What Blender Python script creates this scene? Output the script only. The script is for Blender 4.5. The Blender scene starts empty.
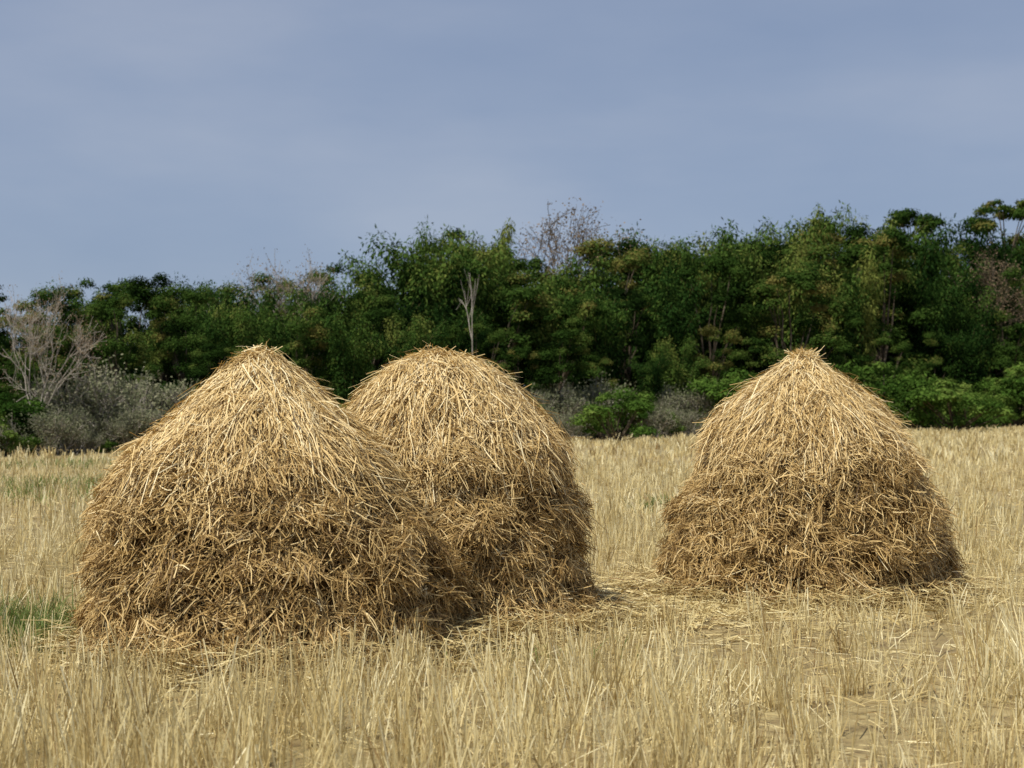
import bpy, math
import numpy as np
from mathutils import Vector
rng = np.random.default_rng(7)
R = math.radians
F = 1400.0; HOR = 410.0; CAMZ = 1.65
scene = bpy.context.scene

# ------------------------------------------------------------------ helpers
_tab = np.random.default_rng(99).random((32, 32, 32))
def vnoise(p, f=1.0, off=0.0):
    p = np.asarray(p, float) * f + off + 1000.0
    i = np.floor(p).astype(int); t = p - i; t = t * t * (3 - 2 * t)
    a = i % 32; b = (i + 1) % 32
    x0, y0, z0 = a[..., 0], a[..., 1], a[..., 2]; x1, y1, z1 = b[..., 0], b[..., 1], b[..., 2]
    tx, ty, tz = t[..., 0], t[..., 1], t[..., 2]
    def L(u, v, w): return u + (v - u) * w
    c00 = L(_tab[x0, y0, z0], _tab[x1, y0, z0], tx); c10 = L(_tab[x0, y1, z0], _tab[x1, y1, z0], tx)
    c01 = L(_tab[x0, y0, z1], _tab[x1, y0, z1], tx); c11 = L(_tab[x0, y1, z1], _tab[x1, y1, z1], tx)
    return L(L(c00, c10, ty), L(c01, c11, ty), tz) * 2 - 1

def nrm(v):
    return v / np.maximum(np.linalg.norm(v, axis=-1, keepdims=True), 1e-9)

def make_mesh(name, verts, quads, rnd, mats, matidx=None, smooth=False):
    verts = np.ascontiguousarray(verts, dtype=np.float32).reshape(-1, 3)
    quads = np.ascontiguousarray(quads, dtype=np.int32).reshape(-1, 4)
    me = bpy.data.meshes.new(name)
    me.vertices.add(len(verts)); me.vertices.foreach_set("co", verts.ravel())
    me.loops.add(quads.size); me.loops.foreach_set("vertex_index", quads.ravel())
    me.polygons.add(len(quads))
    me.polygons.foreach_set("loop_start", np.arange(0, quads.size, 4, dtype=np.int32))
    for m in mats: me.materials.append(m)
    if matidx is not None:
        me.polygons.foreach_set("material_index", np.ascontiguousarray(matidx, dtype=np.int32))
    me.update(calc_edges=True)
    a = me.attributes.new("rnd", 'FLOAT', 'FACE')
    a.data.foreach_set("value", np.ascontiguousarray(rnd, dtype=np.float32))
    if smooth: me.polygons.foreach_set("use_smooth", np.ones(len(quads), dtype=bool))
    return me

def add_obj(name, me, parent=None, loc=None):
    o = bpy.data.objects.new(name, me); scene.collection.objects.link(o)
    if parent: o.parent = parent
    if loc is not None: o.location = loc
    return o

def ribbons(P, S, W, rnd):
    N, K, _ = P.shape
    if S.ndim == 2: S = S[:, None, :]
    A = P + S * (W[..., None] / 2); B = P - S * (W[..., None] / 2)
    V = np.stack([A, B], 2).reshape(-1, 3)
    base = (np.arange(N) * K * 2)[:, None] + (np.arange(K - 1) * 2)[None, :]
    Q = np.stack([base, base + 1, base + 3, base + 2], -1).reshape(-1, 4)
    return V, Q, np.repeat(rnd, K - 1)

def leaf_quads(C, D, Nn, Ln, Wd, rnd):
    S = nrm(np.cross(D, Nn))
    Ln = Ln[:, None]; Wd = Wd[:, None]
    V = np.stack([C, C + D * Ln * .45 + S * Wd / 2, C + D * Ln, C + D * Ln * .45 - S * Wd / 2], 1).reshape(-1, 3)
    Q = np.arange(len(C) * 4).reshape(-1, 4)
    return V, Q, rnd

def tubes(segs, sides=5):
    s = np.array(segs, float)
    p0, p1, r0, r1 = s[:, :3], s[:, 3:6], s[:, 6], s[:, 7]
    d = nrm(p1 - p0); up = np.where(np.abs(d[:, 2:3]) > .9, np.array([[1., 0, 0]]), np.array([[0, 0, 1.]]))
    u = nrm(np.cross(d, up)); v = np.cross(d, u)
    a = np.arange(sides) / sides * 2 * math.pi
    ring = u[:, None] * np.cos(a)[None, :, None] + v[:, None] * np.sin(a)[None, :, None]
    V = np.stack([p0[:, None] + ring * r0[:, None, None], p1[:, None] + ring * r1[:, None, None]], 1)
    n = len(s); b = (np.arange(n) * 2 * sides)[:, None]; k = np.arange(sides)[None, :]; k2 = (k + 1) % sides
    Q = np.stack([b + k, b + k2, b + sides + k2, b + sides + k], -1).reshape(-1, 4)
    return V.reshape(-1, 3), Q, np.full(len(Q), .5)

def merge(parts):
    Vs, Qs, Rs, Ms = [], [], [], []; off = 0
    for (V, Q, r), m in parts:
        Vs.append(V); Qs.append(Q + off); Rs.append(r); Ms.append(np.full(len(Q), m)); off += len(V)
    return np.concatenate(Vs), np.concatenate(Qs), np.concatenate(Rs), np.concatenate(Ms)

# ------------------------------------------------------------------ materials
def new_mat(name):
    m = bpy.data.materials.new(name); m.use_nodes = True
    nt = m.node_tree; nt.nodes.clear()
    return m, nt, nt.nodes, nt.links

def ramp(N, stops):
    r = N.new('ShaderNodeValToRGB'); e = r.color_ramp.elements
    while len(e) < len(stops): e.new(0.5)
    for i, (p, c) in enumerate(stops):
        e[i].position = p; e[i].color = (*c, 1)
    return r

def fiber_mat(name, stops, trans=0.2, rough=.55, nscale=.6, namp=.5, objrand=0.0, spec=.3):
    m, nt, N, L = new_mat(name)
    at = N.new('ShaderNodeAttribute'); at.attribute_name = 'rnd'
    geo = N.new('ShaderNodeNewGeometry')
    nz = N.new('ShaderNodeTexNoise'); nz.inputs['Scale'].default_value = nscale; nz.inputs['Detail'].default_value = 2
    L.new(geo.outputs['Position'], nz.inputs['Vector'])
    sub = N.new('ShaderNodeMath'); sub.operation = 'MULTIPLY_ADD'
    sub.inputs[1].default_value = namp; sub.inputs[2].default_value = -namp / 2
    L.new(nz.outputs['Fac'], sub.inputs[0])
    add = N.new('ShaderNodeMath'); add.operation = 'ADD'
    L.new(at.outputs['Fac'], add.inputs[0]); L.new(sub.outputs[0], add.inputs[1])
    out_v = add.outputs[0]
    if objrand:
        oi = N.new('ShaderNodeObjectInfo')
        ma = N.new('ShaderNodeMath'); ma.operation = 'MULTIPLY_ADD'
        ma.inputs[1].default_value = objrand; ma.inputs[2].default_value = -objrand / 2
        L.new(oi.outputs['Random'], ma.inputs[0])
        a2 = N.new('ShaderNodeMath'); a2.operation = 'ADD'
        L.new(out_v, a2.inputs[0]); L.new(ma.outputs[0], a2.inputs[1]); out_v = a2.outputs[0]
    r = ramp(N, stops); L.new(out_v, r.inputs[0])
    if spec > 0:
        p = N.new('ShaderNodeBsdfPrincipled'); p.inputs['Roughness'].default_value = rough
        p.inputs['Specular IOR Level'].default_value = spec
        L.new(r.outputs[0], p.inputs['Base Color'])
    else:
        p = N.new('ShaderNodeBsdfDiffuse'); L.new(r.outputs[0], p.inputs['Color'])
    o = N.new('ShaderNodeOutputMaterial')
    if trans > 0:
        t = N.new('ShaderNodeBsdfTranslucent'); L.new(r.outputs[0], t.inputs['Color'])
        mx = N.new('ShaderNodeMixShader'); mx.inputs[0].default_value = trans
        L.new(p.outputs[0], mx.inputs[1]); L.new(t.outputs[0], mx.inputs[2]); L.new(mx.outputs[0], o.inputs[0])
    else: L.new(p.outputs[0], o.inputs[0])
    return m

def bark_mat(name, c1, c2):
    m, nt, N, L = new_mat(name)
    geo = N.new('ShaderNodeNewGeometry')
    nz = N.new('ShaderNodeTexNoise'); nz.inputs['Scale'].default_value = 3; nz.inputs['Detail'].default_value = 4
    L.new(geo.outputs['Position'], nz.inputs['Vector'])
    r = ramp(N, [(.35, c1), (.65, c2)]); L.new(nz.outputs['Fac'], r.inputs[0])
    p = N.new('ShaderNodeBsdfDiffuse'); L.new(r.outputs[0], p.inputs['Color'])
    o = N.new('ShaderNodeOutputMaterial'); L.new(p.outputs[0], o.inputs[0])
    return m

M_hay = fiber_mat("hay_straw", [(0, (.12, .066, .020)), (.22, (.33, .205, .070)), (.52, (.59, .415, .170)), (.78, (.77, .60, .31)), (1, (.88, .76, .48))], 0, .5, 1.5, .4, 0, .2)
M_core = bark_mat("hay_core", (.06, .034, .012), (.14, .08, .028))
M_stub = fiber_mat("stubble_straw", [(0, (.28, .18, .07)), (.25, (.52, .40, .17)), (.6, (.73, .61, .31)), (1, (.88, .80, .52))], .2, .5, .35, .4)
M_grass = fiber_mat("green_grass", [(0, (.08, .12, .02)), (1, (.24, .31, .08))], .3, .6, 1, .3)
LS = 0.0
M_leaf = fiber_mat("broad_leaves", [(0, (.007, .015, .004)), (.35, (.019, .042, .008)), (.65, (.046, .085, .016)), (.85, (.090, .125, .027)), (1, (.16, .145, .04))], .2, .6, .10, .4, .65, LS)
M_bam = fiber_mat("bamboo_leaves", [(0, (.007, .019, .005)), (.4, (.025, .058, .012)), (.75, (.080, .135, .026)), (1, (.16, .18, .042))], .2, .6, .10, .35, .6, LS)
M_bush = fiber_mat("bush_leaves", [(0, (.02, .048, .008)), (.5, (.075, .140, .023)), (1, (.17, .23, .05))], .25, .6, .2, .4, .55, LS)
M_greyl = fiber_mat("greyish_leaves", [(0, (.11, .125, .065)), (.5, (.19, .20, .115)), (1, (.31, .30, .19))], .25, .6, .2, .4, .3, LS)
M_dry = fiber_mat("dry_leaves", [(0, (.14, .10, .06)), (.5, (.26, .19, .12)), (1, (.38, .28, .18))], .3, .7, .3, .3, .3, LS)
M_bark = bark_mat("bark_brown", (.06, .045, .03), (.16, .13, .095))
M_pale = bark_mat("bark_pale", (.27, .24, .20), (.44, .39, .33))
M_culm = bark_mat("bamboo_culm", (.09, .10, .03), (.20, .19, .08))

# ------------------------------------------------------------------ ground
HS = [  # cx, cy, profile (z,r), apex offsets (z, dx), ratio
    dict(cx=-1.69, cy=10.0, prof=[(2.055, .01), (2.00, .13), (1.86, .30), (1.67, .51), (1.45, .75), (1.24, .96), (.97, 1.13), (.54, 1.26), (.10, 1.34), (-.08, 1.36)],
         off=[(0, .03), (.5, -.02), (1.3, -.10), (2.2, -.12)], ry=.95, seed=1),
    dict(cx=-.485, cy=11.2, prof=[(2.10, .04), (2.06, .21), (1.94, .45), (1.70, .68), (1.39, .90), (.92, 1.03), (.41, 1.11), (0, 1.24), (-.08, 1.26)],
         off=[(0, .03), (1.3, -.03), (2.2, -.12)], ry=.92, seed=2),
    dict(cx=2.68, cy=12.9, prof=[(2.17, .01), (2.04, .18), (1.86, .44), (1.68, .66), (1.41, .90), (1.22, 1.02), (.77, 1.16), (.29, 1.29), (0, 1.38), (-.08, 1.39)],
         off=[(0, 0), (2.2, -.0)], ry=.97, seed=3)]

def ground_z(x, y):
    p = np.stack([x, y, np.zeros_like(x)], -1)
    fade = np.clip(1 - (np.hypot(x, y) - 60) / 60, 0, 1)
    return (vnoise(p, .35, 3.3) * .05 + vnoise(p, 1.7, 9.1) * .025) * fade

def graded(lo, hi, n, mid, pw=3.0):
    t = np.linspace(-1, 1, n); s = np.sign(t) * np.abs(t) ** pw
    return np.where(s < 0, mid + s * (mid - lo), mid + s * (hi - mid))
gx = graded(-3000, 3000, 221, 0, 3.2); gy = graded(-400, 5000, 241, 11, 3.4)
X, Y = np.meshgrid(gx, gy, indexing='ij')
Z = ground_z(X, Y)
V = np.stack([X, Y, Z], -1).reshape(-1, 3); nx, ny = X.shape
ii, jj = np.meshgrid(np.arange(nx - 1), np.arange(ny - 1), indexing='ij'); b = (ii * ny + jj).ravel()
Q = np.stack([b, b + ny, b + ny + 1, b + 1], -1)
m, nt, N, L = new_mat("field_soil")
geo = N.new('ShaderNodeNewGeometry')
n1 = N.new('ShaderNodeTexNoise'); n1.inputs['Scale'].default_value = 6; n1.inputs['Detail'].default_value = 8; n1.inputs['Roughness'].default_value = .7
n2 = N.new('ShaderNodeTexNoise'); n2.inputs['Scale'].default_value = .12; n2.inputs['Detail'].default_value = 5
L.new(geo.outputs['Position'], n1.inputs['Vector']); L.new(geo.outputs['Position'], n2.inputs['Vector'])
r1 = ramp(N, [(.3, (.16, .105, .05)), (.5, (.32, .235, .11)), (.72, (.50, .40, .21))]); L.new(n1.outputs['Fac'], r1.inputs[0])
r2 = ramp(N, [(.35, (.75, .78, .62)), (.7, (1, 1, 1))]); L.new(n2.outputs['Fac'], r2.inputs[0])
mx = N.new('ShaderNodeMix'); mx.data_type = 'RGBA'; mx.blend_type = 'MULTIPLY'; mx.inputs['Factor'].default_value = 1
L.new(r1.outputs[0], mx.inputs['A']); L.new(r2.outputs[0], mx.inputs['B'])
p = N.new('ShaderNodeBsdfPrincipled'); p.inputs['Roughness'].default_value = .95
L.new(mx.outputs['Result'], p.inputs['Base Color'])
bp = N.new('ShaderNodeBump'); bp.inputs['Strength'].default_value = .6; bp.inputs['Distance'].default_value = .05
L.new(n1.outputs['Fac'], bp.inputs['Height']); L.new(bp.outputs[0], p.inputs['Normal'])
o = N.new('ShaderNodeOutputMaterial'); L.new(p.outputs[0], o.inputs[0])
add_obj("field_ground", make_mesh("field_ground", V, Q, np.zeros(len(Q)), [m], smooth=True))

# ------------------------------------------------------------------ haystacks
def haystack(h, name):
    g = np.random.default_rng(h['seed'] * 31)
    pz = np.array([a for a, _ in h['prof']]); pr = np.array([b for _, b in h['prof']])
    ds = np.hypot(np.diff(pz), np.diff(pr)); s = np.concatenate([[0], np.cumsum(ds)]); S = s[-1]
    ss = np.linspace(0, S, 200); zz = np.interp(ss, s, pz); rr = np.interp(ss, s, pr)
    ker = np.ones(9) / 9
    zs = np.convolve(np.pad(zz, 4, 'edge'), ker, 'valid'); rs = np.convolve(np.pad(rr, 4, 'edge'), ker, 'valid')
    dz = np.gradient(zs, ss); dr = np.gradient(rs, ss)
    oz = [a for a, _ in h['off']]; ox = [b for _, b in h['off']]
    def surf(u, th, inset=0.0):
        z = np.interp(u, ss, zs); r = np.interp(u, ss, rs); tz = np.interp(u, ss, dz); tr = np.interp(u, ss, dr)
        c, sn = np.cos(th), np.sin(th)
        q = np.stack([c * r, sn * r, z * 1.0], -1) + h['seed'] * 7.7
        ledge = S * (.38 + .12 * vnoise(q * np.array([1, 1, .1]), 1.8, 6) + .04 * vnoise(q, 5, 3))
        low = np.clip((u - ledge) / (S * .10) + .5, 0, 1)   # 0 on the thatched cap, 1 on the body
        q2 = q.copy(); q2[..., 2] *= 2.4
        d = vnoise(q, 1.3) * .085 + low * (vnoise(q2, 1.8, 4) * .085 + vnoise(q2, 3.6, 8) * .075 + vnoise(q2, 7.5, 1) * .05 - .02) \
            + (1 - low) * (vnoise(q, 3.5, 2) * .045 + vnoise(q, 8, 2) * .02 + .04 * np.clip(1 - (ledge - u) / (S * .15), 0, 1))
        d *= np.clip(r / .5, .1, 1)
        rr_ = r + d - inset
        Pp = np.stack([h['cx'] + np.interp(z, oz, ox) + c * rr_, h['cy'] + sn * rr_ * h['ry'], z - inset * .7 * (1 - low)], -1)
        T = nrm(np.stack([c * tr, sn * tr, tz], -1)); H = np.stack([-sn, c, 0 * c], -1)
        Nn = nrm(np.cross(H, T)); Nn = np.where((Nn * np.stack([c, sn, 0 * c + .5], -1)).sum(-1, keepdims=True) < 0, -Nn, Nn)
        return Pp, T, H, Nn, z, low
    U, TH = np.meshgrid(np.linspace(0, S, 60), np.arange(96) / 96 * 2 * math.pi, indexing='ij')
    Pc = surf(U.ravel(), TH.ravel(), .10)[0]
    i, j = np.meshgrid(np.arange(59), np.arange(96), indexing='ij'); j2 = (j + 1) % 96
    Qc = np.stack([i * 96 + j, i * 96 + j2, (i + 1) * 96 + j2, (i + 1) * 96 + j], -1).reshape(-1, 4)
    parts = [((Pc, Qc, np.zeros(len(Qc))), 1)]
    cdf = np.cumsum(rs + .06); cdf /= cdf[-1]
    def layer(nt_, per, spread, lenr, mode, wr=(.0035, .0085)):
        u0 = np.interp(g.random(nt_), cdf, ss); t0 = g.random(nt_) * 2 * math.pi
        if mode == 'cap': u0 = S * .44 * g.random(nt_) ** .6
        N_ = nt_ * per
        Pp, T, H, Nn, z, low = surf(u0, t0)
        if mode == 'cap':
            D = T + H * g.normal(0, .32, nt_)[:, None] + Nn * g.normal(.03, .05, nt_)[:, None]
        else:
            ang = g.normal(0, 1.0, nt_)
            D = T * np.cos(ang)[:, None] + H * np.sin(ang)[:, None] * 1.2 + Nn * np.abs(g.normal(.25, .32, nt_))[:, None]
            capd = T + H * g.normal(0, .35, nt_)[:, None] + Nn * .05
            D = D * low[:, None] + capd * (1 - low)[:, None]
        tr = g.random(nt_); lift = g.normal(0, .024, nt_)
        rep = lambda a: np.repeat(a, per, axis=0)
        uu = rep(u0) + g.normal(0, spread, N_); rr_ = np.interp(rep(u0), ss, rs)
        tt = rep(t0) + g.normal(0, spread, N_) / np.maximum(rr_, .08)
        uu = np.clip(uu, 0, S)
        Pp, T, H, Nn, z, low = surf(uu, tt)
        D = nrm(rep(nrm(D)) + g.normal(0, .24 if mode == 'cap' else .34, (N_, 3)))
        ln = g.uniform(*lenr, N_)
        if mode != 'cap': ln *= (1 - .45 * low)
        ln *= np.clip(rr_ / .35, .55, 1)
        dn = (D * Nn).sum(-1, keepdims=True)
        D = nrm(D - Nn * np.where(dn < -.1, dn + .1, 0))
        K = 4; t = np.linspace(0, 1, K)[None, :, None]
        inset = g.uniform(-.05, .018, N_) + rep(lift)
        base = Pp + Nn * inset[:, None] - D * (ln * .35)[:, None]
        droop = (ln ** 2 * g.uniform(.1, 1.0, N_))[:, None, None]
        bend = g.normal(0, .06, (N_, 1, 3)) * ln[:, None, None]
        C = base[:, None] + D[:, None] * ln[:, None, None] * t + np.array([0, 0, -1.]) * droop * t ** 2 + bend * np.sin(t * math.pi)
        side = nrm(np.cross(D, Nn + g.normal(0, .5, (N_, 3))))
        w = g.uniform(*wr, N_)[:, None] * np.array([1, 1, .95, .7])[None]
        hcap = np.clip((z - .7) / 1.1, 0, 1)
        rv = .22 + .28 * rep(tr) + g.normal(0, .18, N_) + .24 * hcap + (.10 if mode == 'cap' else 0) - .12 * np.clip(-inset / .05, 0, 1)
        C[..., 2] = np.maximum(C[..., 2], .01)
        return ribbons(C, side, w, np.clip(rv, 0, 1))
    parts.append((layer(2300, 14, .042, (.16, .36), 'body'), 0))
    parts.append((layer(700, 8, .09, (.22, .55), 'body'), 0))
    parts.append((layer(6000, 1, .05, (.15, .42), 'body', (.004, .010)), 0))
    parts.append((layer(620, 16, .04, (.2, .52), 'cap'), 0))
    n = 360; a = g.random(n) * 2 * math.pi; D = nrm(np.stack([np.cos(a), np.sin(a), g.normal(-.1, .3, n)], -1))
    top = np.array([h['cx'] + ox[-1], h['cy'], pz[0] - .01]); ln = g.uniform(.10, .34, n)
    t = np.linspace(0, 1, 4)[None, :, None]
    base = top + g.normal(0, .045, (n, 3)) * np.array([1, 1, .35])
    C = base[:, None] + (D[:, None]) * ln[:, None, None] * (t - .35) + np.array([0, 0, -1.]) * (ln ** 2 * 2.2)[:, None, None] * t ** 2
    parts.append((ribbons(C, nrm(np.cross(D, g.normal(0, 1, (n, 3)))), np.full((n, 4), .006), g.uniform(.3, .95, n)), 0))
    V, Q, r, mi = merge(parts)
    return add_obj(name, make_mesh(name, V, Q, r, [M_hay, M_core], mi))
for h in HS: haystack(h, "haystack")

def stack_dist(x, y):
    d = np.full(x.shape, 9.0)
    for h in HS:
        R0 = h['prof'][-1][1]
        d = np.minimum(d, np.hypot(x - h['cx'], (y - h['cy']) / h['ry']) - R0)
    return d

# ------------------------------------------------------------------ stubble
def edge_dist(px):   # distance of the woodland edge for a bearing
    return CAMZ * F / (47 - 29 * px / 1024)
def stubble(y0, y1, rho, stems, w, hgt, seg, name_seed):
    g = np.random.default_rng(name_seed)
    hw = lambda y: y * .40 + 2.0
    n = int(rho * (y1 - y0) * 2 * hw(y1))
    x = g.uniform(-hw(y1), hw(y1), n); y = g.uniform(y0, y1, n)
    rowsp = 1 / math.sqrt(rho)
    ca, sa = math.cos(.35), math.sin(.35)
    u = x * ca + y * sa; v = -x * sa + y * ca
    u = np.round(u / rowsp) * rowsp + g.normal(0, rowsp * .17, n)
    v = np.round(v / rowsp) * rowsp + g.normal(0, rowsp * .25, n)
    x = u * ca - v * sa; y = u * sa + v * ca
    sd = stack_dist(x, y)
    px = 512 + x / np.maximum(y, 1) * F
    keep = (np.abs(x) < hw(y)) & (sd > -.02) & (y < edge_dist(px) * .99) & (y > y0 - .5)
    pn = np.stack([x, y, 0 * x], -1)
    flat = np.clip(1.15 - sd / .6, 0, 1)
    flat = np.maximum(flat, np.clip(1 - np.hypot((x - 1.2) / 1.7, (y - 12.0) / 1.6), 0, 1) * 1.3)
    keep &= g.random(n) > flat * .8 + .35 * (vnoise(pn, .5) > .3)
    x, y, flat, pn = x[keep], y[keep], flat[keep], pn[keep]; n = len(x)
    hf = (1 - .6 * np.clip(flat, 0, 1)) * (1 + .35 * vnoise(pn, .6, 5)) * g.uniform(.7, 1.25, n)
    N_ = n * stems; rep = lambda a: np.repeat(a, stems, axis=0)
    sx = rep(x) + g.normal(0, .034 * (1 + w * 60), N_); sy = rep(y) + g.normal(0, .034 * (1 + w * 60), N_)
    lean = rep(g.normal(0, .14, (n, 2))) + g.normal(0, .15, (N_, 2))
    bent = g.random(N_) < .10
    lean[bent] *= 4.5
    D = nrm(np.concatenate([lean, np.ones((N_, 1))], 1))
    ln = hgt * rep(hf) * g.uniform(.45, 1.2, N_)
    t = np.linspace(0, 1, seg + 1)[None, :, None]
    base = np.stack([sx, sy, ground_z(sx, sy) - .02], -1)
    C = base[:, None] + D[:, None] * ln[:, None, None] * t + g.normal(0, .08, (N_, 1, 3)) * ln[:, None, None] * t ** 2
    a = g.random(N_) * math.pi
    S = np.stack([np.cos(a), np.sin(a), 0 * a], -1)
    tw = np.linspace(1, .7, seg + 1)[None]
    W = g.uniform(.55, 1.5, N_)[:, None] * w * tw
    rv = np.clip(.54 + rep(g.normal(0, .16, n)) + g.normal(0, .21, N_), 0, 1)
    return ribbons(C, S, W, rv)
def litter(y0, y1, n, w, seed, near=False):
    g = np.random.default_rng(seed); hw = lambda y: y * .40 + 2.0
    x = g.uniform(-hw(y1), hw(y1), n); y = g.uniform(y0, y1, n)
    if near:
        k = g.integers(0, 3, n); a = g.random(n) * 2 * math.pi
        rr = np.array([h['prof'][-1][1] for h in HS])[k] + np.abs(g.normal(0, .30, n)) - .05
        x = np.array([h['cx'] for h in HS])[k] + np.cos(a) * rr; y = np.array([h['cy'] for h in HS])[k] + np.sin(a) * rr * .95
    else:
        x[: n // 6] = g.normal(1.2, .9, n // 6); y[: n // 6] = g.normal(12.0, .8, n // 6)
    keep = (np.abs(x) < hw(y)) & (stack_dist(x, y) > -.15); x, y = x[keep], y[keep]; n = len(x)
    a = g.random(n) * 2 * math.pi; D = nrm(np.stack([np.cos(a), np.sin(a), g.normal(0.05, .18, n)], -1))
    ln = g.uniform(.08, .34, n); t = np.linspace(0, 1, 3)[None, :, None]
    base = np.stack([x, y, ground_z(x, y) + np.abs(g.normal(.02, .03, n)) + (g.random(n) * .14 * (stack_dist(x, y) < .25) if near else 0)], -1)
    C = base[:, None] + D[:, None] * ln[:, None, None] * (t - .5) + g.normal(0, .06, (n, 1, 3)) * ln[:, None, None] * np.sin(t * 3.14)
    C[..., 2] = np.maximum(C[..., 2], base[:, None, 2] * .3)
    S = nrm(np.cross(D, np.array([0, 0, 1.]) + g.normal(0, .5, (n, 3))))
    return ribbons(C, S, np.full((n, 3), w) * g.uniform(.7, 1.4, (n, 1)), np.clip(g.normal(.42 if not near else .3, .22, n), 0, 1))
parts = [(stubble(5.0, 9.5, 22, 20, .0060, .34, 2, 11), 0), (stubble(9.5, 18, 18, 13, .0072, .29, 2, 12), 0),
         (stubble(18, 40, 9, 8, .014, .29, 1, 13), 0), (stubble(40, 130, 2.0, 7, .04, .30, 1, 14), 0),
         (litter(5, 18, 26000, .0060, 21), 0), (litter(18, 40, 14000, .013, 22), 0), (litter(0, 0, 11000, .0065, 23, True), 0)]
V, Q, r, mi = merge(parts)
add_obj("rice_stubble", make_mesh("rice_stubble", V, Q, r, [M_stub], mi))

def weeds(spots, seed):
    g = np.random.default_rng(seed); out = []
    for (cx, cy, rx, ry_, n, hh) in spots:
        x = g.normal(cx, rx, n); y = g.normal(cy, ry_, n); k = stack_dist(x, y) > 0; x, y = x[k], y[k]; m_ = len(x)
        D = nrm(np.concatenate([g.normal(0, .35, (m_, 2)), np.ones((m_, 1))], 1)); ln = hh * g.uniform(.4, 1.1, m_)
        t = np.linspace(0, 1, 4)[None, :, None]; base = np.stack([x, y, ground_z(x, y)], -1)
        hz = D * np.array([1, 1, -.4])
        C = base[:, None] + D[:, None] * ln[:, None, None] * t + hz[:, None] * ln[:, None, None] * t ** 2 * .5
        a = g.random(m_) * 3.14; S = np.stack([np.cos(a), np.sin(a), 0 * a], -1)
        wd = .008 * max(1, cy / 14)
        out.append((ribbons(C, S, np.array([[1, .9, .6, .15]]) * wd * g.uniform(.7, 1.4, (m_, 1)), g.random(m_)), 0))
    return out
parts = weeds([(-3.6, 10.4, .32, .3, 800, .36), (-3.3, 9.9, .2, .25, 500, .32), (-3.9, 10.9, .4, .3, 500, .38), (-9.5, 27, 1.4, 1.8, 1000, .33), (-10.5, 30, 2.5, 1.0, 1000, .33), (2.35, 22, .18, .2, 260, .42),
               (3.4, 8.6, .15, .15, 40, .25), (.2, 9.2, .3, .2, 60, .22), (-14, 40, 3, 1.5, 900, .36)], 5)
V, Q, r, mi = merge(parts); add_obj("green_grass", make_mesh("green_grass", V, Q, r, [M_grass], mi))

# ------------------------------------------------------------------ tree templates
def blob_leaves(g, cs, rs, dens, ll, lw, droop=0.0, clump_var=.2, flat=.75):
    out = []
    for c, r0 in zip(cs, rs):
        n = int(dens * r0 * r0)
        d = nrm(g.normal(0, 1, (n, 3)))
        d[:, 2] = np.where(d[:, 2] < -.3, -d[:, 2] * .6, d[:, 2]); d = nrm(d)
        rad = r0 * (g.random(n) ** .4) * (1 + .35 * vnoise(d, 2.2, c[0]))
        C = np.array(c) + d * rad[:, None] * np.array([1, 1, flat])
        Nn = nrm(d * 1.3 + np.array([0, 0, .7]) + g.normal(0, .45, (n, 3)))
        D = nrm(np.cross(Nn, g.normal(0, 1, (n, 3))) + np.array([0, 0, -droop]))
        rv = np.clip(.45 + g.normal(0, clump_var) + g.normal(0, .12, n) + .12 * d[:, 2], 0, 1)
        out.append((leaf_quads(C, D, Nn, ll * g.uniform(.6, 1.3, n), lw * g.uniform(.6, 1.3, n), rv), 0))
    return out

def limb(g, segs, p, q, r0, r1, n=4, wob=.06):
    p = np.array(p, float); q = np.array(q, float); L_ = np.linalg.norm(q - p); pts = [p]
    for i in range(1, n + 1):
        t = i / n; x = p + (q - p) * t + (g.normal(0, wob * L_ / n, 3) if i < n else 0)
        pts.append(x)
    for i in range(n):
        ra = r0 + (r1 - r0) * i / n; rb = r0 + (r1 - r0) * (i + 1) / n
        segs.append([*pts[i], *pts[i + 1], ra, rb])
    return pts

def broadleaf(seed, H=14., wid=3.2, nb=24, low=.2):
    g = np.random.default_rng(seed); segs = []
    fork = np.array([g.normal(0, .3), g.normal(0, .3), H * .3]); limb(g, segs, (0, 0, -.3), fork, .26, .2)
    cs, rs = [], []
    for i in range(nb):
        a = g.random() * 6.283; zf = g.random() ** .8; z = H * (low + (.93 - low) * zf)
        wr = wid * math.sin(math.pi * (.12 + .80 * ((z / H - low) / (1 - low)) ** .9)) ** .7 * math.sqrt(g.random() * .8 + .2)
        cs.append((math.cos(a) * wr, math.sin(a) * wr, z)); rs.append(g.uniform(.75, 1.6) * (1.15 - .3 * zf))
    for c in cs[::2]: limb(g, segs, fork + g.normal(0, .2, 3), np.array(c) * np.array([.85, .85, .95]), .10, .03)
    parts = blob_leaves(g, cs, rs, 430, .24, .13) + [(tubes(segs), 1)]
    V, Q, r, mi = merge(parts); return make_mesh("broadleaf_tree_mesh", V, Q, r, [M_leaf, M_bark], mi), H

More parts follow.
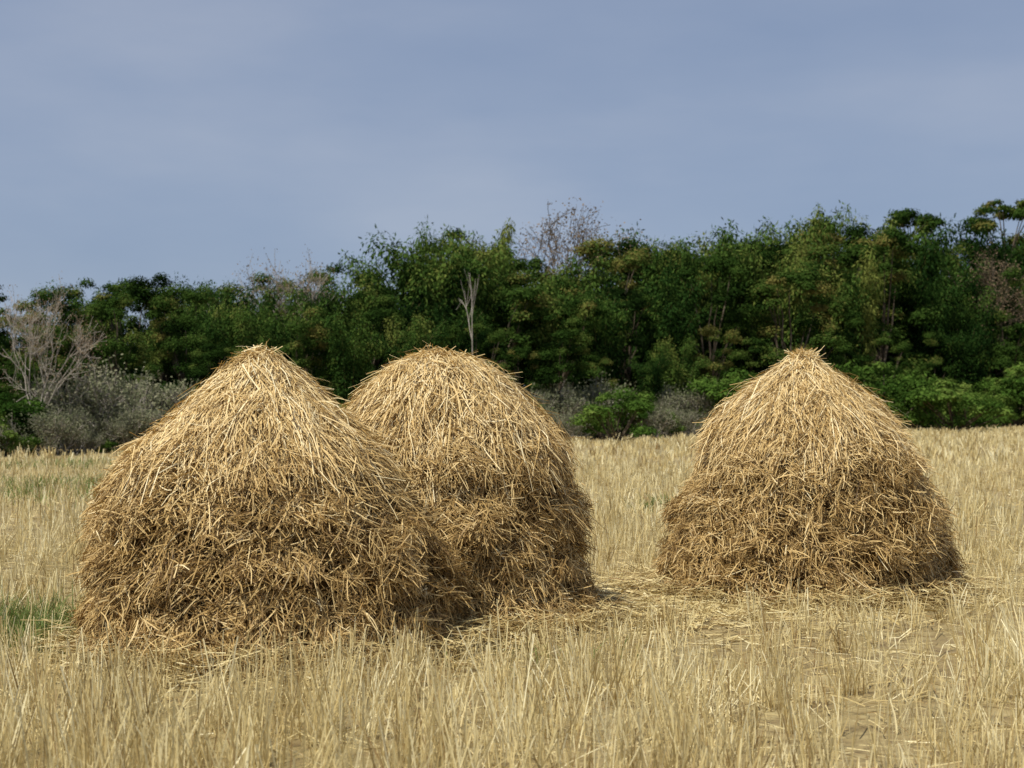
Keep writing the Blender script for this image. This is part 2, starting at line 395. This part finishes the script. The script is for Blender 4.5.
def bamboo(seed, H=14., nc=12, spread=.24):
    g = np.random.default_rng(seed); segs = []; parts = []
    for c in range(nc):
        a = c / nc * 6.283 + g.normal(0, .3); b0 = np.array([math.cos(a), math.sin(a), 0]) * g.uniform(.1, .8)
        out = np.array([math.cos(a), math.sin(a), 0]); h = H * g.uniform(.6, 1.05) * (1 if c % 3 else 1.02); sp = h * g.uniform(.04, spread)
        ts = np.linspace(0, 1, 9); pts = []
        for t in ts: pts.append(b0 + out * (sp * t ** 1.6 + h * .07 * max(0, t - .75) * 4 * t) + np.array([0, 0, h * (t - .28 * max(0, t - .78) ** 1.2 * 2.0)]))
        for i in range(8): segs.append([*pts[i], *pts[i + 1], .06 * (1 - ts[i] * .8), .06 * (1 - ts[i + 1] * .8)])
        pts = np.array(pts); nn = 13
        tv = g.normal(.0, .16)
        for k in range(nn):
            t = min(.22 + .80 * (k + g.random() * .5) / nn, 1)
            c0 = np.array([np.interp(t, ts, pts[:, i]) for i in range(3)])
            rad = 1.05 * (1.2 - .30 * t) * g.uniform(.65, 1.3); n = int(95 * rad)
            off = nrm(g.normal(0, 1, (n, 3))) * (g.random((n, 1)) ** .5) * rad * 1.05; off[:, 2] = off[:, 2] * .8 - .25 * np.hypot(off[:, 0], off[:, 1])
            C = c0 + off
            D = nrm(nrm(off) * .7 + g.normal(0, .4, (n, 3)) + np.array([0, 0, -.6]))
            Nn = nrm(nrm(off) + g.normal(0, .4, (n, 3)) + np.array([0, 0, .8]))
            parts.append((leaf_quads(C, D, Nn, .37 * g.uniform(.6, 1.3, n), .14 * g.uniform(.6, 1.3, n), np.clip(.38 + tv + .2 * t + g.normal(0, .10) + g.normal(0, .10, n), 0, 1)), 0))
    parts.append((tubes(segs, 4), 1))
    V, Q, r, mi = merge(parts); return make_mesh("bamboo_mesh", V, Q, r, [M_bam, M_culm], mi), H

def branch(g, segs, tips, p, d, L_, r, depth, up=.15, sp=.55):
    n = 3; pts = [p]
    for i in range(n):
        d = nrm(d + g.normal(0, .10, 3) + np.array([0, 0, up * .3])); q = pts[-1] + d * L_ / n
        segs.append([*pts[-1], *q, r * (1 - i * .12), r * (1 - (i + 1) * .12)]); pts.append(q)
    tips.append(pts[-1])
    if depth == 0: return
    for k in range(g.integers(2, 5)):
        at = pts[g.integers(2, n + 1)]
        nd = nrm(d + g.normal(0, sp, 3) + np.array([0, 0, up])); branch(g, segs, tips, at, nd, L_ * g.uniform(.6, .85), r * .6, depth - 1, up, sp)

def bare(seed, H=14., depth=5, leaf=0, trunk=.2, mat=None, sp=.55, l0=.28, r0=.11, nb=5):
    g = np.random.default_rng(seed); segs = []; tips = []
    limb(g, segs, (0, 0, -.3), (0, 0, H * trunk), r0 * 1.2, r0)
    for k in range(nb): branch(g, segs, tips, np.array([0, 0, H * trunk * g.uniform(.8, 1)]), nrm(np.array([g.normal(0, .45), g.normal(0, .45), 1])), H * l0, r0 * .7, depth - 1, .15, sp)
    s = np.array(segs); zmax = s[:, 5].max(); s[:, :6] *= H / zmax; s[:, 6:] = np.maximum(s[:, 6:], .016)
    parts = [(tubes(s, 4), 1)]
    if leaf:
        tp = np.array(tips) * H / zmax; C = np.repeat(tp, leaf, axis=0) + g.normal(0, .3, (len(tp) * leaf, 3)); n = len(C)
        Nn = nrm(g.normal(0, 1, (n, 3)) + np.array([0, 0, .6])); D = nrm(np.cross(Nn, g.normal(0, 1, (n, 3))))
        parts.append((leaf_quads(C, D, Nn, .18 * g.uniform(.6, 1.3, n), .10 * g.uniform(.6, 1.3, n), g.random(n)), 0))
    V, Q, r, mi = merge(parts); return make_mesh("bare_tree_mesh", V, Q, r, [M_dry, mat or M_pale], mi), H

def bush(seed, H=2.4, mat=None, leafd=900):
    g = np.random.default_rng(seed); cs, rs = [], []
    for i in range(22):
        a = g.random() * 6.283; z = H * g.uniform(.1, .78); w = 1.5 * math.sqrt(g.random()) * (1.15 - z / H * .7)
        cs.append((math.cos(a) * w, math.sin(a) * w, z)); rs.append(g.uniform(.3, .65))
    segs = []
    for c in cs: limb(g, segs, g.normal(0, .1, 3) * np.array([1, 1, 0]), c, .03, .012)
    V, Q, r, mi = merge(blob_leaves(g, cs, rs, leafd, .15, .07) + [(tubes(segs, 4), 1)])
    return make_mesh("bush_mesh", V, Q, r, [mat or M_bush, M_bark], mi), H

def scrub(seed, H=2.6):
    g = np.random.default_rng(seed); segs = []; tips = []
    for k in range(18):
        branch(g, segs, tips, np.array([g.normal(0, .4), g.normal(0, .4), 0]), nrm(np.array([g.normal(0, .55), g.normal(0, .55), 1])), H * .33, .03, 3, .25, .5)
    s = np.array(segs); s[:, 6:] = np.maximum(s[:, 6:], .010)
    tp = np.array(tips); C = np.repeat(tp, 7, axis=0) + g.normal(0, .16, (len(tp) * 7, 3)); n = len(C)
    Nn = nrm(g.normal(0, 1, (n, 3)) + np.array([0, 0, .6])); D = nrm(np.cross(Nn, g.normal(0, 1, (n, 3))))
    V, Q, r, mi = merge([(tubes(s, 3), 1), (leaf_quads(C, D, Nn, .11 * g.uniform(.6, 1.3, n), .06 * g.uniform(.6, 1.3, n), g.random(n)), 0)])
    return make_mesh("scrub_mesh", V, Q, r, [M_greyl, M_pale], mi), H

def umbrella(seed, H=14.):
    g = np.random.default_rng(seed); segs = []; fork = np.array([.2, 0, H * .66]); limb(g, segs, (0, 0, -.3), fork, .2, .12)
    cs, rs = [], []
    for i in range(26):
        a = g.random() * 6.283; w = 2.3 * math.sqrt(g.random()); z = H * (.965 - .014 * w * w) - g.choice([0, .5, 1.7]) * g.random()
        c = (math.cos(a) * w, math.sin(a) * w, z); cs.append(c); rs.append(g.uniform(.4, .95))
        if i % 3 == 0: limb(g, segs, fork, np.array(c) - np.array([0, 0, .2]), .07, .03)
    parts = blob_leaves(g, cs, rs, 400, .24, .13, flat=.45)
    V, Q, r, mi = merge(parts + [(tubes(segs), 1)]); return make_mesh("umbrella_tree_mesh", V, Q, r, [M_leaf, M_bark], mi), H

BL = [broadleaf(s) for s in (101, 102, 103, 104)]
BM = [bamboo(s) for s in (201, 202, 203, 204)]
BU = [bush(s) for s in (301, 302, 303)]
UG = [bush(s, mat=M_leaf, leafd=600) for s in (311, 312)]
SC = [scrub(s) for s in (401, 402)]
UM = [umbrella(501), umbrella(502)]
BT = [bare(601, leaf=4), bare(602, depth=3, trunk=.55, l0=.2, r0=.12, nb=2, sp=.35), bare(603, leaf=6, mat=M_bark)]

def empty(name):
    e = bpy.data.objects.new(name, None); scene.collection.objects.link(e); return e
def put(tpl, name, px, d, H, parent=None, wide=1.0, rot=None):
    me, H0 = tpl; s = H / H0
    o = add_obj(name, me, parent, ((px - 512) / F * d, d, -.05))
    o.scale = (s * wide, s * wide, s); o.rotation_euler = (0, 0, rng.random() * 6.28 if rot is None else rot); return o
def hgt(ytop, d): return CAMZ + (HOR - ytop) * d / F
SKX = [-200, 0, 50, 100, 150, 200, 250, 300, 350, 400, 440, 480, 520, 560, 600, 640, 690, 730, 780, 830, 870, 910, 950, 1000, 1024, 1250]
SKY_ = [294, 278, 272, 267, 265, 248, 260, 252, 243, 234, 213, 210, 232, 228, 226, 220, 212, 212, 192, 188, 200, 206, 214, 204, 202, 198]
groves = empty("bamboo_grove"); line = empty("distant_tree_line"); shrubs = empty("shrub_row"); scr = empty("dry_scrub_thicket")
for row, (dk, dtop, step) in enumerate([(1.50, 8, 28), (1.34, 12, 33), (1.20, 45, 36), (1.11, 90, 38)]):
    px = -150 + rng.random() * 20
    while px < 1190:
        d = edge_dist(min(px, 1300)) * dk * rng.uniform(.97, 1.03)
        yt = np.interp(px, SKX, SKY_) + dtop * rng.uniform(.5, 1.5) + rng.choice([-12, 0, 4, 14, 26], p=[.2, .3, .2, .18, .12])
        H = hgt(yt, d)
        pb = .6 if px > 340 else .5
        if row >= 3: pb = .35
        if rng.random() < pb: put(BM[rng.integers(4)], "bamboo_clump", px, d, H, groves, wide=.9 * rng.uniform(.75, 1.15))
        else: put(BL[rng.integers(4)], "leafy_tree", px, d, H * 1.0, line, wide=rng.uniform(.85, 1.2))
        px += step * rng.uniform(.65, 1.35)
for dk, h0, h1, step in [(1.58, 90, 130, 46), (1.25, 60, 100, 46)]:
    px = -150.
    while px < 1190:
        d = edge_dist(min(px, 1300)) * dk; H = rng.uniform(h0, h1) * d / F * np.interp(px, [0, 500], [.8, 1])
        put(UG[rng.integers(2)], "undergrowth", px, d, H, line); px += step * rng.uniform(.7, 1.3)
for row, (dk, h0, h1, step) in enumerate([(1.07, 38, 78, 26), (1.03, 16, 46, 21)]):
    px = -150.
    while px < 1190:
        d = edge_dist(min(px, 1300)) * dk * rng.uniform(.99, 1.01); H = rng.uniform(h0, h1) * d / F
        if px > 780: H *= 1.15
        grey = (50 < px < 200 and rng.random() < .9) or (540 < px < 590) or (650 < px < 730 and rng.random() < .75) or rng.random() < .08
        if grey: put(SC[rng.integers(2)], "dry_shrub", px, d, H * (1.25 if px < 200 else 1), scr)
        else: put(BU[rng.integers(3)], "green_shrub", px, d, H, shrubs)
        px += step * rng.uniform(.6, 1.4)
put(BU[1], "green_bush", 615, 71.5, 3.0, None, 1.1)
put(BU[2], "green_bush", 955, 104, 5.0, None, 1.2)
put(BU[0], "green_bush", 725, 88, 5.0, None, 1.0)
put(BT[0], "bare_tree", 36, 53.5, hgt(272, 53.5), None, .75, .3)
put(BT[2], "bare_tree", 590, 118, hgt(203, 118), None, 1.0, 1.0)
put(BT[0], "bare_tree", 318, 84, hgt(244, 84), None, .8, 2)
put(BT[1], "bare_tree", 472, 76, hgt(266, 76), None, .5, 1)
put(BT[0], "bare_tree", 268, 82, hgt(254, 82), None, .8, 4)
put(BT[2], "bare_tree", 985, 150, hgt(244, 150), None, .9, 4)
put(UM[0], "umbrella_tree", 912, 172, hgt(203, 172), None, .8)
put(UM[1], "umbrella_tree", 1010, 165, hgt(190, 165), None, .8)
put(BM[3], "bamboo_clump.103", 830, 158, hgt(190, 158), None, .6)
put(BM[0], "bamboo_clump.100", 683, 112, hgt(212, 112), None, .6)
put(BM[1], "bamboo_clump.101", 443, 96, hgt(208, 96), None, .55)
put(BM[2], "bamboo_clump.102", 485, 98, hgt(207, 98), None, .65)

# ------------------------------------------------------------------ distant hills
n = 160; xs = np.linspace(-2500, 4000, n); rows = 8
hm = (vnoise(np.stack([xs, 0 * xs, 0 * xs], -1), 1 / 500.) * 60 + vnoise(np.stack([xs, 0 * xs, 0 * xs], -1), 1 / 130.) * 14 + 210 + 335 * np.exp(-((xs - 1350) / 600.) ** 2))
V = np.array([[xs[i], 3500 + j * 120, hm[i] * math.sin(j / (rows - 1) * math.pi / 2) - 2] for i in range(n) for j in range(rows)])
ii, jj = np.meshgrid(np.arange(n - 1), np.arange(rows - 1), indexing='ij'); b = (ii * rows + jj).ravel()
Q = np.stack([b, b + rows, b + rows + 1, b + 1], -1)
M_hill = bark_mat("hazy_hill", (.15, .20, .30), (.18, .23, .33))  # distance haze painted into the base colour as blue-grey, no volume
add_obj("distant_hills", make_mesh("distant_hills", V, Q, np.zeros(len(Q)), [M_hill], smooth=True))

# ------------------------------------------------------------------ world, sun, camera
az = R(224); el = R(60)
w = bpy.data.worlds.new("World"); scene.world = w; w.use_nodes = True
N, L = w.node_tree.nodes, w.node_tree.links; N.clear()
sky = N.new('ShaderNodeTexSky'); sky.sky_type = 'NISHITA'; sky.sun_disc = False
sky.sun_elevation = el; sky.sun_rotation = az; sky.air_density = 1.0; sky.dust_density = .6; sky.ozone_density = 3.0
tc = N.new('ShaderNodeTexCoord'); mp = N.new('ShaderNodeMapping'); mp.inputs['Scale'].default_value = (2.2, 2.2, 7.0); mp.inputs['Rotation'].default_value = (0, .12, 0)
nz = N.new('ShaderNodeTexNoise'); nz.inputs['Scale'].default_value = 1.5; nz.inputs['Detail'].default_value = 5; nz.inputs['Roughness'].default_value = .5
L.new(tc.outputs['Generated'], mp.inputs[0]); L.new(mp.outputs[0], nz.inputs['Vector'])
cr = ramp(N, [(.32, (3.15, 3.95, 5.7)), (.5, (3.6, 4.35, 6.0)), (.72, (4.5, 5.1, 6.5))]); L.new(nz.outputs['Fac'], cr.inputs[0])
mx = N.new('ShaderNodeMix'); mx.data_type = 'RGBA'; mx.inputs['Factor'].default_value = .74
L.new(sky.outputs[0], mx.inputs['A']); L.new(cr.outputs[0], mx.inputs['B'])
bg = N.new('ShaderNodeBackground'); bg.inputs['Strength'].default_value = .087
L.new(mx.outputs['Result'], bg.inputs['Color'])
wo = N.new('ShaderNodeOutputWorld'); L.new(bg.outputs[0], wo.inputs[0])

sl = bpy.data.lights.new("sun", 'SUN'); sl.energy = 4.8; sl.angle = R(1.5); sl.color = (1, .95, .84)
so = bpy.data.objects.new("sun", sl); scene.collection.objects.link(so)
S = Vector((math.sin(az) * math.cos(el), math.cos(az) * math.cos(el), math.sin(el)))
so.rotation_euler = S.to_track_quat('Z', 'Y').to_euler()

cam = bpy.data.cameras.new("camera"); cam.sensor_width = 36; cam.lens = F / 1024 * 36; cam.clip_end = 12000
cam.dof.use_dof = True; cam.dof.focus_distance = 11.0; cam.dof.aperture_fstop = 3.4
co = bpy.data.objects.new("camera", cam); scene.collection.objects.link(co)
co.location = (0, 0, CAMZ); co.rotation_euler = (R(90) + math.atan(26 / F), 0, 0)
scene.camera = co
scene.view_settings.view_transform = 'Standard'; scene.view_settings.look = 'None'; scene.view_settings.exposure = 0
